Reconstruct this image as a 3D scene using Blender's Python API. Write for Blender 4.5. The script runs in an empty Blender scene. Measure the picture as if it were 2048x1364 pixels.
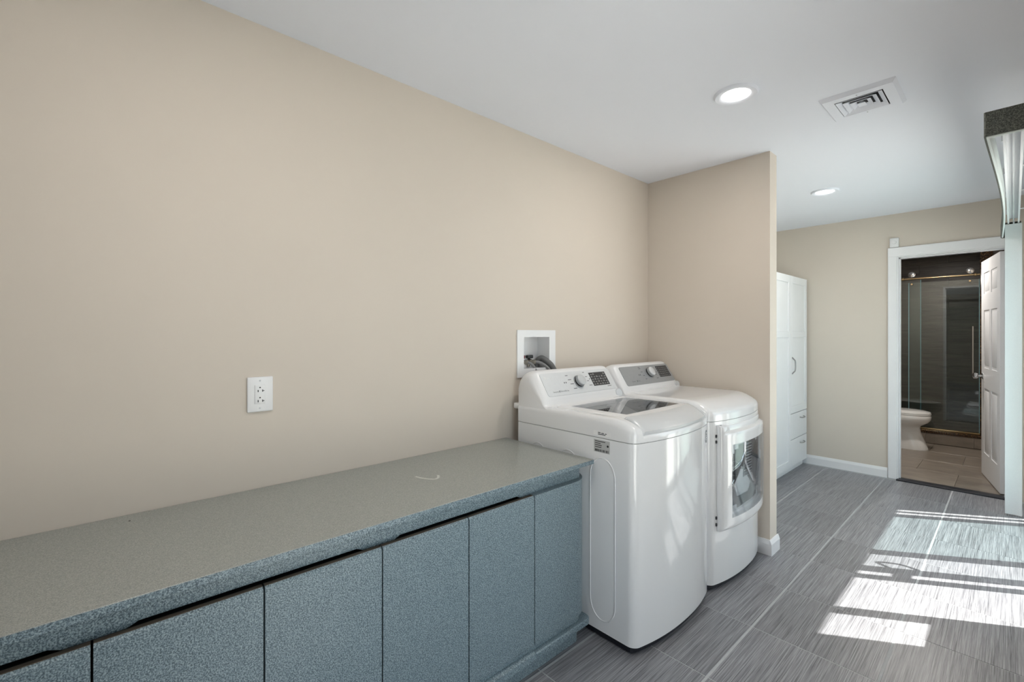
import bpy, bmesh, math, random
from mathutils import Vector, Matrix
random.seed(7)
SC = bpy.context.scene
COL = SC.collection

# ------------------------------------------------------------------ camera
cam_d = bpy.data.cameras.new('camera')
cam = bpy.data.objects.new('camera', cam_d); COL.objects.link(cam)
cam_d.sensor_width = 36.0
cam_d.lens = 918.0 / 2048.0 * 36.0
cam_d.shift_y = -14.0 / 2048.0
cam_d.clip_start = 0.02
YAW = math.atan(1003.0 / 918.0)
cam.location = (0, 0, 1.34)
cam.rotation_euler = (math.pi / 2, 0, YAW)
SC.camera = cam

# ------------------------------------------------------------------ light
SC.view_settings.view_transform = 'Standard'
SC.view_settings.look = 'None'
SC.view_settings.gamma = 1.0
SC.view_settings.use_curve_mapping = False
SC.view_settings.exposure = 0.0
world = bpy.data.worlds.new('sky'); SC.world = world
world.use_nodes = True
bg = world.node_tree.nodes['Background']
bg.inputs['Color'].default_value = (0.80, 0.91, 1.0, 1)
bg.inputs['Strength'].default_value = 3.4
SUN_DIR = Vector((-1.0, -0.69, -1.52))
sun_d = bpy.data.lights.new('sun', 'SUN')
sun_d.energy = 18.0; sun_d.angle = math.radians(0.53); sun_d.color = (1.0, 0.96, 0.90)
sun = bpy.data.objects.new('sun', sun_d); COL.objects.link(sun)
sun.rotation_euler = SUN_DIR.to_track_quat('-Z', 'Y').to_euler()
sun.location = (6, 6, 8)
LAMP_W = 6.5
def portal(x, y0, y1, z0, z1):
    d = bpy.data.lights.new('window_portal', 'AREA'); d.shape = 'RECTANGLE'
    d.size = z1 - z0; d.size_y = y1 - y0
    d.cycles.is_portal = True
    o = bpy.data.objects.new('window_portal', d); COL.objects.link(o)
    o.location = (x, (y0 + y1) / 2, (z0 + z1) / 2)
    o.rotation_euler = (0, math.pi / 2, 0)      # shines towards -X, into the room
portal(0.27, .45, 1.35, 0.10, 2.05)
portal(0.27, 2.88, 5.13, 0.0, 2.05)

# ------------------------------------------------------------------ materials
def srgb(r, g, b):
    f = lambda c: (c / 255 / 12.92) if c / 255 <= 0.04045 else ((c / 255 + 0.055) / 1.055) ** 2.4
    return (f(r), f(g), f(b), 1)
class NT:
    def __init__(s, m): s.t = m.node_tree
    def n(s, typ, **kw):
        nd = s.t.nodes.new(typ)
        for k, v in kw.items():
            if k.startswith('_'): setattr(nd, k[1:], v)
            else: nd.inputs[k].default_value = v
        return nd
    def l(s, a, b): s.t.links.new(a, b)
def mat(name, col, rough=0.5, metal=0.0, spec=0.5, coat=0.0, var=0.0, vscale=8.0, bump=0.0, bscale=120.0, emit=None, estr=1.0):
    m = bpy.data.materials.new(name); m.use_nodes = True
    T = NT(m); p = m.node_tree.nodes['Principled BSDF']
    p.inputs['Base Color'].default_value = col
    p.inputs['Roughness'].default_value = rough
    p.inputs['Metallic'].default_value = metal
    p.inputs['Specular IOR Level'].default_value = spec
    p.inputs['Coat Weight'].default_value = coat
    p.inputs['Coat Roughness'].default_value = 0.05
    if emit:
        p.inputs['Emission Color'].default_value = emit; p.inputs['Emission Strength'].default_value = estr
    if var or bump:
        g = T.n('ShaderNodeNewGeometry')
    if var:
        nz = T.n('ShaderNodeTexNoise', Scale=vscale, Detail=4.0)
        T.l(g.outputs['Position'], nz.inputs['Vector'])
        r = T.n('ShaderNodeValToRGB')
        r.color_ramp.elements[0].position = 0.3; r.color_ramp.elements[1].position = 0.7
        r.color_ramp.elements[0].color = tuple(c * (1 - var) for c in col[:3]) + (1,)
        r.color_ramp.elements[1].color = tuple(min(1, c * (1 + var)) for c in col[:3]) + (1,)
        T.l(nz.outputs['Fac'], r.inputs['Fac']); T.l(r.outputs['Color'], p.inputs['Base Color'])
    if bump:
        nb = T.n('ShaderNodeTexNoise', Scale=bscale, Detail=3.0)
        T.l(g.outputs['Position'], nb.inputs['Vector'])
        b = T.n('ShaderNodeBump', Strength=bump, Distance=0.002)
        T.l(nb.outputs['Fac'], b.inputs['Height']); T.l(b.outputs['Normal'], p.inputs['Normal'])
    return m
def speckle(name, cols, scale, rough, pos, spec=0.5):
    m = bpy.data.materials.new(name); m.use_nodes = True
    T = NT(m); p = m.node_tree.nodes['Principled BSDF']
    g = T.n('ShaderNodeNewGeometry')
    nz = T.n('ShaderNodeTexNoise', Scale=scale, Detail=2.0, Roughness=0.6)
    T.l(g.outputs['Position'], nz.inputs['Vector'])
    r = T.n('ShaderNodeValToRGB')
    while len(r.color_ramp.elements) < len(cols): r.color_ramp.elements.new(0.5)
    for e, c, q in zip(r.color_ramp.elements, cols, pos): e.position = q; e.color = c
    T.l(nz.outputs['Fac'], r.inputs['Fac']); T.l(r.outputs['Color'], p.inputs['Base Color'])
    p.inputs['Roughness'].default_value = rough; p.inputs['Specular IOR Level'].default_value = spec
    return m
def streak_tile(name, dark, light, stretch, rough, amount=1.0, bump=0.12, rnd=0.10):
    """stone or porcelain tile with streaks running along one axis of each piece"""
    m = bpy.data.materials.new(name); m.use_nodes = True
    T = NT(m); p = m.node_tree.nodes['Principled BSDF']
    tc = T.n('ShaderNodeTexCoord'); oi = T.n('ShaderNodeObjectInfo')
    off = T.n('ShaderNodeVectorMath', _operation='SCALE'); off.inputs[0].default_value = (13.1, 7.7, 5.3)
    T.l(oi.outputs['Random'], off.inputs['Scale'])
    add = T.n('ShaderNodeVectorMath', _operation='ADD')
    T.l(tc.outputs['Object'], add.inputs[0]); T.l(off.outputs[0], add.inputs[1])
    def noise(sc, det):
        mp = T.n('ShaderNodeMapping', Scale=sc); T.l(add.outputs[0], mp.inputs['Vector'])
        z = T.n('ShaderNodeTexNoise', Scale=1.0, Detail=det, Roughness=0.65); T.l(mp.outputs[0], z.inputs['Vector'])
        return z
    a = noise(stretch, 5.0); b = noise(tuple(s * 0.35 for s in stretch), 3.0)
    mx = T.n('ShaderNodeMix', _data_type='FLOAT'); mx.inputs[0].default_value = 0.4
    T.l(a.outputs['Fac'], mx.inputs[2]); T.l(b.outputs['Fac'], mx.inputs[3])
    r = T.n('ShaderNodeValToRGB')
    r.color_ramp.elements[0].position = 0.5 - 0.17 / amount; r.color_ramp.elements[1].position = 0.5 + 0.17 / amount
    r.color_ramp.elements[0].color = dark; r.color_ramp.elements[1].color = light
    T.l(mx.outputs[0], r.inputs['Fac'])
    hs = T.n('ShaderNodeHueSaturation')
    mr = T.n('ShaderNodeMapRange'); mr.inputs['To Min'].default_value = 1 - rnd; mr.inputs['To Max'].default_value = 1 + rnd
    T.l(oi.outputs['Random'], mr.inputs['Value']); T.l(mr.outputs[0], hs.inputs['Value'])
    T.l(r.outputs['Color'], hs.inputs['Color']); T.l(hs.outputs['Color'], p.inputs['Base Color'])
    bp = T.n('ShaderNodeBump', Strength=bump, Distance=0.0015)
    T.l(a.outputs['Fac'], bp.inputs['Height']); T.l(bp.outputs['Normal'], p.inputs['Normal'])
    p.inputs['Roughness'].default_value = rough
    return m
def pane_mat(name, tint, refl=1.0, rough=0.0):
    """thin clear sheet: see-through tint plus a mirror layer by Fresnel"""
    m = bpy.data.materials.new(name); m.use_nodes = True
    T = NT(m); T.t.nodes.remove(T.t.nodes['Principled BSDF'])
    out = T.t.nodes['Material Output']
    tr = T.n('ShaderNodeBsdfTransparent', Color=tint)
    gl = T.n('ShaderNodeBsdfGlossy', Roughness=rough)
    lw = T.n('ShaderNodeLayerWeight', Blend=0.5)                    # Schlick's curve, the same from both faces
    pw = T.n('ShaderNodeMath', _operation='POWER'); pw.inputs[1].default_value = 5.0
    T.l(lw.outputs['Facing'], pw.inputs[0])
    mul = T.n('ShaderNodeMath', _operation='MULTIPLY_ADD'); mul.inputs[1].default_value = 0.96 * min(refl, 1.0); mul.inputs[2].default_value = 0.04 * refl
    T.l(pw.outputs[0], mul.inputs[0])
    mx = T.n('ShaderNodeMixShader')
    T.l(mul.outputs[0], mx.inputs[0]); T.l(tr.outputs[0], mx.inputs[1]); T.l(gl.outputs[0], mx.inputs[2])
    T.l(mx.outputs[0], out.inputs['Surface'])
    return m

M = {}
M['wall'] = mat('cream_wall_paint', srgb(216, 206, 194), 0.75, var=0.012, vscale=2.0, bump=0.05, bscale=300)
M['ceiling'] = mat('white_ceiling_paint', srgb(236, 240, 249), 0.85, bump=0.04, bscale=250)
M['trim'] = mat('white_trim_paint', srgb(238, 238, 240), 0.35, var=0.01)
M['grout'] = mat('pale_grey_grout', srgb(178, 180, 182), 0.8, var=0.06, vscale=40)
M['tile'] = streak_tile('grey_linear_porcelain', srgb(72, 72, 77), srgb(166, 166, 171), (620.0, 6.0, 6.0), 0.31, 1.35, 0.16)
M['bathtile'] = streak_tile('tan_grey_bath_tile', srgb(104, 95, 86), srgb(150, 139, 127), (5.0, 12.0, 12.0), 0.3, 0.8, 0.05)
M['showertile'] = streak_tile('dark_brown_shower_tile', srgb(52, 46, 42), srgb(112, 102, 93), (4.0, 20.0, 38.0), 0.35, 0.9, 0.1, 0.12)
M['showergrout'] = mat('brown_grout', srgb(128, 122, 114), 0.8, var=0.05)
M['granite'] = speckle('brown_black_granite', [srgb(14, 12, 11), srgb(66, 46, 30), srgb(150, 118, 80)], 95.0, 0.15, [0.38, 0.55, 0.72])
M['lam'] = speckle('blue_grey_speckled_laminate', [srgb(74, 90, 98), srgb(118, 136, 145), srgb(162, 178, 185)], 330.0, 0.34, [0.36, 0.5, 0.66])
M['lamtop'] = speckle('laminate_top_painted_glare', [srgb(134, 138, 134), srgb(155, 158, 153), srgb(176, 179, 173)], 420.0, 0.30, [0.36, 0.5, 0.66])  # cabinet laminate made lighter, the wall's glare put into its colour
M['lamdark'] = speckle('charcoal_speckled_laminate', [srgb(38, 41, 37), srgb(74, 78, 72), srgb(112, 115, 106)], 300.0, 0.5, [0.36, 0.5, 0.66])
M['core'] = mat('brown_board_edge', srgb(92, 80, 68), 0.7, var=0.1, vscale=60)
M['dark'] = mat('black_shadow_gap', srgb(16, 16, 17), 0.7, var=0.05)
M['white'] = mat('white_appliance_enamel', srgb(236, 237, 239), 0.10, coat=0.5, var=0.004, vscale=3)
M['whiteplastic'] = mat('white_plastic', srgb(236, 236, 237), 0.28, var=0.005)
M['ltgrey'] = mat('pale_grey_plastic', srgb(208, 210, 212), 0.25, var=0.008)
M['drum'] = mat('light_grey_drum_metal', srgb(222, 224, 226), 0.30, 0.10, var=0.03, vscale=20)
M['tub'] = mat('grey_tub_plastic', srgb(176, 178, 180), 0.4, var=0.03, vscale=15)
M['silver'] = mat('brushed_silver', srgb(226, 228, 230), 0.34, 0.12, var=0.015, vscale=60)
M['silverd'] = mat('darker_brushed_silver', srgb(168, 171, 174), 0.34, 0.3, var=0.02, vscale=60)
M['chrome'] = mat('chrome', srgb(214, 216, 218), 0.12, 1.0, var=0.01)
M['nickel'] = mat('satin_nickel', srgb(170, 170, 170), 0.28, 1.0, var=0.02, vscale=50)
M['brass'] = mat('champagne_brass', srgb(206, 182, 140), 0.22, 1.0, var=0.02, vscale=50)
M['navy'] = mat('black_blue_kick_plastic', srgb(22, 25, 34), 0.45, var=0.04)
M['display'] = mat('dark_display_panel', srgb(62, 64, 67), 0.18, var=0.02)
M['print'] = mat('grey_printed_marks', srgb(92, 95, 98), 0.5, var=0.02)
M['printw'] = mat('white_printed_marks', srgb(232, 233, 234), 0.5, var=0.01)
M['label'] = mat('silver_grey_label', srgb(186, 188, 188), 0.4, var=0.02)
M['hose'] = mat('grey_rubber_hose', srgb(142, 142, 142), 0.45, var=0.04, vscale=50)
M['hosed'] = mat('dark_grey_drain_hose', srgb(112, 112, 112), 0.5, var=0.04, vscale=50)
M['valve'] = mat('nickel_plated_valve', srgb(176, 172, 162), 0.25, 0.9, var=0.05, vscale=90)
M['black'] = mat('black_plastic', srgb(28, 28, 30), 0.4, var=0.05)
M['red'] = mat('dark_red_plastic', srgb(112, 22, 34), 0.4, var=0.05)
M['ceramic'] = mat('white_ceramic', srgb(232, 231, 229), 0.08, coat=0.6, var=0.006)
M['vane'] = mat('white_linen_vane_fabric', srgb(228, 229, 231), 0.7, var=0.02, vscale=220, bump=0.25, bscale=500)
M['inner'] = mat('white_glossy_board_back', srgb(226, 236, 235), 0.40, var=0.01)
M['scuff'] = mat('pale_scuff', srgb(214, 216, 210), 0.6, var=0.06, vscale=90)
M['alu'] = mat('white_aluminium', srgb(232, 233, 236), 0.5, 0.0, var=0.01)
M['bounce'] = mat('pale_bounce_ground', srgb(222, 219, 214), 0.9, var=0.08, vscale=6)
M['lens'] = mat('lit_lamp_lens', (1, 1, 1, 1), 0.5, emit=(1.0, 0.97, 0.92, 1), estr=14.0, var=0.001)
M['glass'] = pane_mat('clear_window_glass', (0.97, 0.985, 0.98, 1))
M['glass_teal'] = pane_mat('green_tinted_door_glass', (0.60, 0.68, 0.675, 1))
M['glass_soft'] = pane_mat('greyish_door_glass', (0.80, 0.83, 0.83, 1))
M['showerglass'] = pane_mat('shower_glass', (0.86, 0.92, 0.92, 1), 2.0)
M['glassedge'] = mat('teal_glass_edge', srgb(128, 164, 172), 0.15, var=0.02)
M['lidglass'] = pane_mat('smoked_lid_glass', (0.74, 0.75, 0.76, 1), 1.8)
M['doorglass'] = pane_mat('dryer_door_glass', (0.93, 0.94, 0.95, 1), 1.6)

# ------------------------------------------------------------------ object helpers
ORG = {}
def link(name, me, parent, origin, material=None, smooth=True, angle=35):
    o = bpy.data.objects.new(name, me); COL.objects.link(o)
    if material is not None: me.materials.append(M[material] if isinstance(material, str) else material)
    if smooth:
        me.polygons.foreach_set('use_smooth', [True] * len(me.polygons))
        me.set_sharp_from_angle(angle=math.radians(angle))
    o.location = (0, 0, 0)
    if parent is not None: o.parent = parent
    else: o.location = origin
    ORG[o] = origin
    return o
def mk(name, bm, material, parent=None, smooth=True, angle=35, normals=True):
    """link a bmesh given in world coordinates (or local ones under a turned thing)"""
    if normals: bmesh.ops.recalc_face_normals(bm, faces=bm.faces)
    if parent is not None: org = ORG[parent]
    else:
        xs = [v.co for v in bm.verts]
        mn = Vector((min(v[i] for v in xs) for i in range(3))); mx = Vector((max(v[i] for v in xs) for i in range(3)))
        org = Vector(((mn.x + mx.x) / 2, (mn.y + mx.y) / 2, mn.z))
    bmesh.ops.translate(bm, verts=bm.verts, vec=-Vector(org))
    me = bpy.data.meshes.new(name); bm.to_mesh(me); bm.free()
    return link(name, me, parent, Vector(org), material, smooth, angle)
def thing(name, label, cat, loc, group=None, rotz=None):
    o = bpy.data.objects.new(name, None); COL.objects.link(o); o.empty_display_size = 0.05
    o.location = loc
    if rotz is not None: o.rotation_euler = (0, 0, rotz); ORG[o] = Vector((0, 0, 0))
    else: ORG[o] = Vector(loc)
    return tag(o, label, cat, group)
def tag(o, label, cat, group=None):
    o['label'] = label; o['category'] = cat
    if group: o['group'] = group
    return o
def struct(o, label=None):
    o['kind'] = 'structure'
    if label: o['label'] = label
    return o
def add_box(bm, x0, x1, y0, y1, z0, z1, bevel=0.0, seg=2):
    r = bmesh.ops.create_cube(bm, size=1.0)
    vs = r['verts']
    for v in vs:
        v.co = Vector((x0 + (v.co.x + .5) * (x1 - x0), y0 + (v.co.y + .5) * (y1 - y0), z0 + (v.co.z + .5) * (z1 - z0)))
    if bevel:
        es = list({e for v in vs for e in v.link_edges})
        bmesh.ops.bevel(bm, geom=es, offset=bevel, segments=seg, profile=0.5, affect='EDGES')
    return vs
def box(name, x0, x1, y0, y1, z0, z1, material, parent=None, bevel=0.0, seg=2):
    bm = bmesh.new(); add_box(bm, x0, x1, y0, y1, z0, z1, bevel, seg)
    return mk(name, bm, material, parent)
def add_prism(bm, pts, axis, a0, a1, bevel=0.0, seg=2, endbevel=None):
    """extrude a 2D outline along an axis; outline coordinates are the two other axes in xyz order"""
    def P(p, a):
        q = [p[0], p[1]]; q.insert('xyz'.index(axis), a); return Vector(q)
    lo = [bm.verts.new(P(p, a0)) for p in pts]; hi = [bm.verts.new(P(p, a1)) for p in pts]
    n = len(pts); fs = [bm.faces.new(lo), bm.faces.new(hi[::-1])]
    for i in range(n): fs.append(bm.faces.new((lo[i], lo[(i + 1) % n], hi[(i + 1) % n], hi[i])))
    bmesh.ops.recalc_face_normals(bm, faces=fs)
    if bevel:
        es = list({e for f in fs for e in f.edges})
        bmesh.ops.bevel(bm, geom=es, offset=bevel, segments=seg, profile=0.5, affect='EDGES')
def add_tube(bm, pts, r, seg=12, caps=True):
    pts = [Vector(p) for p in pts]; rings = []
    up = None
    for i, p in enumerate(pts):
        t = (pts[min(i + 1, len(pts) - 1)] - pts[max(i - 1, 0)]).normalized()
        if up is None:
            up = Vector((0, 0, 1)) if abs(t.z) < 0.9 else Vector((1, 0, 0))
        a = t.cross(up).normalized(); b = a.cross(t).normalized(); up = b
        rr = r[i] if isinstance(r, (list, tuple)) else r
        rings.append([bm.verts.new(p + (a * math.cos(2 * math.pi * k / seg) + b * math.sin(2 * math.pi * k / seg)) * rr) for k in range(seg)])
    for i in range(len(rings) - 1):
        for k in range(seg):
            bm.faces.new((rings[i][k], rings[i][(k + 1) % seg], rings[i + 1][(k + 1) % seg], rings[i + 1][k]))
    if caps: bm.faces.new(rings[0][::-1]); bm.faces.new(rings[-1])
def smooth_path(pts, n=8):
    pts = [Vector(p) for p in pts]; out = []
    for i in range(len(pts) - 1):
        p0 = pts[max(i - 1, 0)]; p1 = pts[i]; p2 = pts[i + 1]; p3 = pts[min(i + 2, len(pts) - 1)]
        for k in range(n):
            t = k / n
            out.append(0.5 * ((2 * p1) + (p2 - p0) * t + (2 * p0 - 5 * p1 + 4 * p2 - p3) * t * t + (3 * p1 - p0 - 3 * p2 + p3) * t ** 3))
    out.append(pts[-1]); return out
def tube(name, pts, r, material, parent=None, seg=12):
    bm = bmesh.new(); add_tube(bm, pts, r, seg); return mk(name, bm, material, parent)
def add_lathe(bm, prof, c, axis=(0, 0, 1), seg=32):
    """turn (radius, height) pairs about an axis through c"""
    ax = Vector(axis).normalized(); u = ax.orthogonal().normalized(); w = ax.cross(u); c = Vector(c)
    rings = []
    for r, h in prof:
        if r < 1e-6: rings.append([bm.verts.new(c + ax * h)])
        else: rings.append([bm.verts.new(c + ax * h + (u * math.cos(2 * math.pi * k / seg) + w * math.sin(2 * math.pi * k / seg)) * r) for k in range(seg)])
    for A, B in zip(rings, rings[1:]):
        for k in range(seg):
            a0, a1 = A[k % len(A)], A[(k + 1) % len(A)]; b0, b1 = B[k % len(B)], B[(k + 1) % len(B)]
            vs = []
            for v in (a0, a1, b1, b0):
                if v not in vs: vs.append(v)
            if len(vs) > 2: bm.faces.new(vs)
def lathe(name, prof, c, axis, material, parent=None, seg=32):
    bm = bmesh.new(); add_lathe(bm, prof, c, axis, seg); return mk(name, bm, material, parent)
def gridshell(name, us, vs, top, bot, material, parent=None, mask=None, angle=40):
    """closed slab over a grid: top(u,v), bot(u,v) give points, mask(i,j) keeps a cell"""
    bm = bmesh.new(); nu, nv = len(us), len(vs)
    T = [[bm.verts.new(top(u, v)) for v in vs] for u in us]; B = [[bm.verts.new(bot(u, v)) for v in vs] for u in us]
    keep = lambda i, j: 0 <= i < nu - 1 and 0 <= j < nv - 1 and (mask is None or mask((us[i] + us[i + 1]) / 2, (vs[j] + vs[j + 1]) / 2))
    for i in range(nu - 1):
        for j in range(nv - 1):
            if not keep(i, j): continue
            bm.faces.new((T[i][j], T[i + 1][j], T[i + 1][j + 1], T[i][j + 1]))
            bm.faces.new((B[i][j], B[i][j + 1], B[i + 1][j + 1], B[i + 1][j]))
            for di, dj, a, b in ((-1, 0, (i, j), (i, j + 1)), (1, 0, (i + 1, j + 1), (i + 1, j)), (0, -1, (i + 1, j), (i, j)), (0, 1, (i, j + 1), (i + 1, j + 1))):
                if not keep(i + di, j + dj):
                    bm.faces.new((T[a[0]][a[1]], T[b[0]][b[1]], B[b[0]][b[1]], B[a[0]][a[1]]))
    bmesh.ops.delete(bm, geom=[v for v in bm.verts if not v.link_faces], context='VERTS')
    return mk(name, bm, material, parent, angle=angle)
def loft(name, sections, material, parent=None, closed=True, angle=40):
    bm = bmesh.new(); R = [[bm.verts.new(p) for p in s] for s in sections]; n = len(R[0])
    for A, B in zip(R, R[1:]):
        for k in range(n if closed else n - 1): bm.faces.new((A[k], A[(k + 1) % n], B[(k + 1) % n], B[k]))
    bm.faces.new(R[0][::-1]); bm.faces.new(R[-1])
    return mk(name, bm, material, parent, angle=angle)
def rrect(u0, u1, w0, w1, r, n=5):
    pts = []
    for cx, cy, a in ((u1 - r, w1 - r, 0), (u0 + r, w1 - r, 90), (u0 + r, w0 + r, 180), (u1 - r, w0 + r, 270)):
        for k in range(n + 1):
            t = math.radians(a + 90 * k / n); pts.append((cx + r * math.cos(t), cy + r * math.sin(t)))
    return pts
class Plane:
    """a flat working plane: origin, two axes, and the outward normal"""
    def __init__(s, o, u, w): s.o = Vector(o); s.u = Vector(u).normalized(); s.w = Vector(w).normalized(); s.n = s.u.cross(s.w)
    def p(s, a, b, c=0.0): return s.o + s.u * a + s.w * b + s.n * c
    def plate(s, bm, pts, c0, c1):
        lo = [bm.verts.new(s.p(a, b, c0)) for a, b in pts]; hi = [bm.verts.new(s.p(a, b, c1)) for a, b in pts]
        n = len(pts); bm.faces.new(hi); bm.faces.new(lo[::-1])
        for i in range(n): bm.faces.new((lo[i], lo[(i + 1) % n], hi[(i + 1) % n], hi[i]))
    def bar(s, bm, a0, a1, b0, b1, c0, c1): s.plate(bm, [(a0, b0), (a1, b0), (a1, b1), (a0, b1)], c0, c1)
    def text(s, bm, body, a, b, size, c=0.0004, align='LEFT'):
        cu = bpy.data.curves.new('lettering', 'FONT'); cu.body = body; cu.size = size; cu.align_x = align; cu.resolution_u = 2
        ob = bpy.data.objects.new('lettering', cu); COL.objects.link(ob)
        dg = bpy.context.evaluated_depsgraph_get(); dg.update()
        me = bpy.data.meshes.new_from_object(ob.evaluated_get(dg))
        mtx = Matrix.Translation(s.p(a, b, c)) @ Matrix((s.u, s.w, s.n)).transposed().to_4x4()
        me.transform(mtx); bm.from_mesh(me)
        bpy.data.objects.remove(ob); bpy.data.curves.remove(cu); bpy.data.meshes.remove(me)
def clamp(x, a=0.0, b=1.0): return max(a, min(b, x))
def lin(a, b, n): return [a + (b - a) * i / n for i in range(n + 1)]

# ------------------------------------------------------------------ the setting
XL, YB, H = -1.825, 5.48, 2.45
XR, YN = 0.18, -2.6
# left wall with a hole for the supply box
bm = bmesh.new()
hy0, hy1, hz0, hz1 = 1.745, 1.966, 1.140, 1.331
for y0, y1, z0, z1 in ((YN, hy0, 0, H), (hy1, YB + .1, 0, H), (hy0, hy1, 0, hz0), (hy0, hy1, hz1, H)):
    add_box(bm, XL - .12, XL, y0, y1, z0, z1)
struct(mk('wall_left', bm, 'wall', smooth=False))
DX0, DX1, DZ = -0.715, -0.050, 2.045
bm = bmesh.new()
for x0, x1, z0, z1 in ((XL, DX0 - .02, 0, H), (DX1 + .02, 0.5, 0, H), (DX0 - .02, DX1 + .02, DZ + .02, H)):
    add_box(bm, x0, x1, YB, YB + .10, z0, z1)
struct(mk('wall_back', bm, 'wall', smooth=False))
bm = bmesh.new()
for y0, y1, z0, z1 in ((YN, .45, 0, H), (.45, 1.35, 0, .10), (.45, 1.35, 2.05, H), (1.35, 2.905, 0, H), (2.905, 3.225, 0, .64),
                       (2.905, 3.225, 2.05, H), (3.225, 5.14, 2.06, H), (5.14, YB, 0, H)):
    add_box(bm, XR, XR + .08, y0, y1, z0, z1)
struct(mk('wall_right', bm, 'wall', smooth=False))
struct(box('wall_rear', XL, XR + .08, YN - .1, YN, 0, H, 'wall'))
struct(box('wall_partition', XL, -0.997, 3.032, 3.148, 0, H, 'wall'))
struct(box('ceiling', XL - .12, 0.5, YN - .1, YB + .1, H, H + .1, 'ceiling'))
floor = struct(box('floor', XL - .12, 0.26, YN - .1, YB + .06, -.12, -.0009, 'grout'))
# square floor tiles: wide joints along the room, thin joints across
TP = 0.457
bm = bmesh.new(); add_box(bm, -TP / 2 + .0042, TP / 2 - .0042, -TP / 2 + .0014, TP / 2 - .0014, -.012, 0.0, 0.0012, 1)
o0 = mk('tile', bm, 'tile', floor)
tile_me = o0.data
tile_me.transform(Matrix.Translation(ORG[floor]))
bpy.data.objects.remove(o0)
for i in range(-3, 2):
    for j in range(-6, 10):
        cx = -0.352 + TP * (i + .5); cy = 1.774 + TP * (j + .5)
        if not (XL - .2 < cx < .3 and YN < cy < YB - .05): continue
        if cx - TP / 2 < XL - .01 or cx + TP / 2 > XR + .25 or cy + TP / 2 > YB:      # cut tiles along the walls
            x0, x1 = max(cx - TP / 2 + .0042, XL + .002), min(cx + TP / 2 - .0042, XR + .06)
            y0, y1 = cy - TP / 2 + .0014, min(cy + TP / 2 - .0014, YB - .055)
            bm = bmesh.new(); add_box(bm, x0 - cx, x1 - cx, y0 - cy, y1 - cy, -.012, 0.0, 0.0012, 1)
            me = bpy.data.meshes.new('tile'); bm.to_mesh(me); bm.free(); me.materials.append(M['tile'])
        else: me = tile_me
        t = bpy.data.objects.new('tile', me); COL.objects.link(t); t.parent = floor
        t.location = Vector((cx, cy, random.uniform(-.0004, .0004))) - ORG[floor]
# baseboards
def baseboard(name, axis, a0, a1, at, side, h=.092, t=.014):
    pr = [(0, 0), (side * t, 0), (side * t, h - .025), (side * t * .6, h - .008), (side * t * .35, h), (0, h)]
    bm = bmesh.new()
    add_prism(bm, [(at + p, z) for p, z in pr], axis, a0, a1)
    return struct(mk(name, bm, 'trim', smooth=False))
baseboard('baseboard_back', 'x', XL + .002, DX0 - .078, YB, -1)
baseboard('baseboard_partition', 'x', -1.10, -0.997, 3.032, -1)
baseboard('baseboard_partition_end', 'y', 3.032 - .014, 3.148 + .014, -0.997, 1)
baseboard('baseboard_partition_far', 'x', XL + .002, -0.997, 3.148, 1)
# bathroom door casing, jamb and threshold
cs = mk_c = bmesh.new()
add_box(cs, DX0 - .075, DX0 - .008, YB - .020, YB, 0, DZ + .012, .004, 1)
add_box(cs, DX1 + .008, DX1 + .075, YB - .020, YB, 0, DZ + .012, .004, 1)
add_box(cs, DX0 - .075, DX1 + .075, YB - .021, YB, DZ + .008, DZ + .092, .004, 1)
struct(mk('trim_1', cs, 'trim', smooth=False), 'white casing around the bathroom doorway')
jb = bmesh.new()
add_box(jb, DX0 - .02, DX0, YB - .008, YB + .108, 0, DZ)
add_box(jb, DX1, DX1 + .02, YB - .008, YB + .108, 0, DZ)
add_box(jb, DX0 - .02, DX1 + .02, YB - .008, YB + .108, DZ, DZ + .02)
add_box(jb, DX0, DX0 + .011, YB + .03, YB + .062, 0, DZ)
add_box(jb, DX0, DX1, YB + .03, YB + .062, DZ - .011, DZ)
struct(mk('trim_2', jb, 'trim', smooth=False), 'white jamb and stop of the bathroom doorway')
struct(box('trim_3', DX0 - .012, DX1 + .012, YB - .052, YB + .062, -.003, .010, 'navy', bevel=.004), 'dark threshold strip in the bathroom doorway')

# right-hand glazing (seen only by its light): added fill window, narrow window, glazed door
def frame_piece(bm, y0, y1, z0, z1): add_box(bm, .205, .235, y0, y1, z0, z1)
def window(name, y0, y1, z0, z1, muls=()):
    bm = bmesh.new()
    frame_piece(bm, y0, y1, z0, z0 + .05); frame_piece(bm, y0, y1, z1 - .05, z1)
    frame_piece(bm, y0, y0 + .045, z0 + .05, z1 - .05); frame_piece(bm, y1 - .045, y1, z0 + .05, z1 - .05)
    for m in muls: frame_piece(bm, m - .03, m + .03, z0 + .05, z1 - .05)
    w = struct(mk(name, bm, 'alu', smooth=False))
    ys = [y0 + .045] + [q for m in muls for q in (m - .03, m + .03)] + [y1 - .045]
    for a, b in zip(ys[::2], ys[1::2]): box('pane', .218, .222, a, b, z0 + .05, z1 - .05, 'glass', w)
    return w
window('added_window', .45, 1.35, .10, 2.05, (.9,))  # unseen window, added to fill the room with sky light
w2 = bmesh.new()
frame_piece(w2, 2.905, 2.950, .64, 2.05); frame_piece(w2, 3.193, 3.225, .64, 2.05)
frame_piece(w2, 2.950, 3.193, .64, .705); frame_piece(w2, 2.950, 3.193, 2.0, 2.05)
w2 = struct(mk('window_2', w2, 'alu', smooth=False))
box('pane', .218, .222, 2.950, 3.193, .705, 2.0, 'glass', w2)
d = bmesh.new()
for a, b in ((3.225, 3.255), (3.668, 3.715), (3.778, 3.848), (4.068, 4.140), (4.908, 4.968), (5.028, 5.048), (5.108, 5.14)):
    frame_piece(d, a, b, .0, 2.06)
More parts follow.
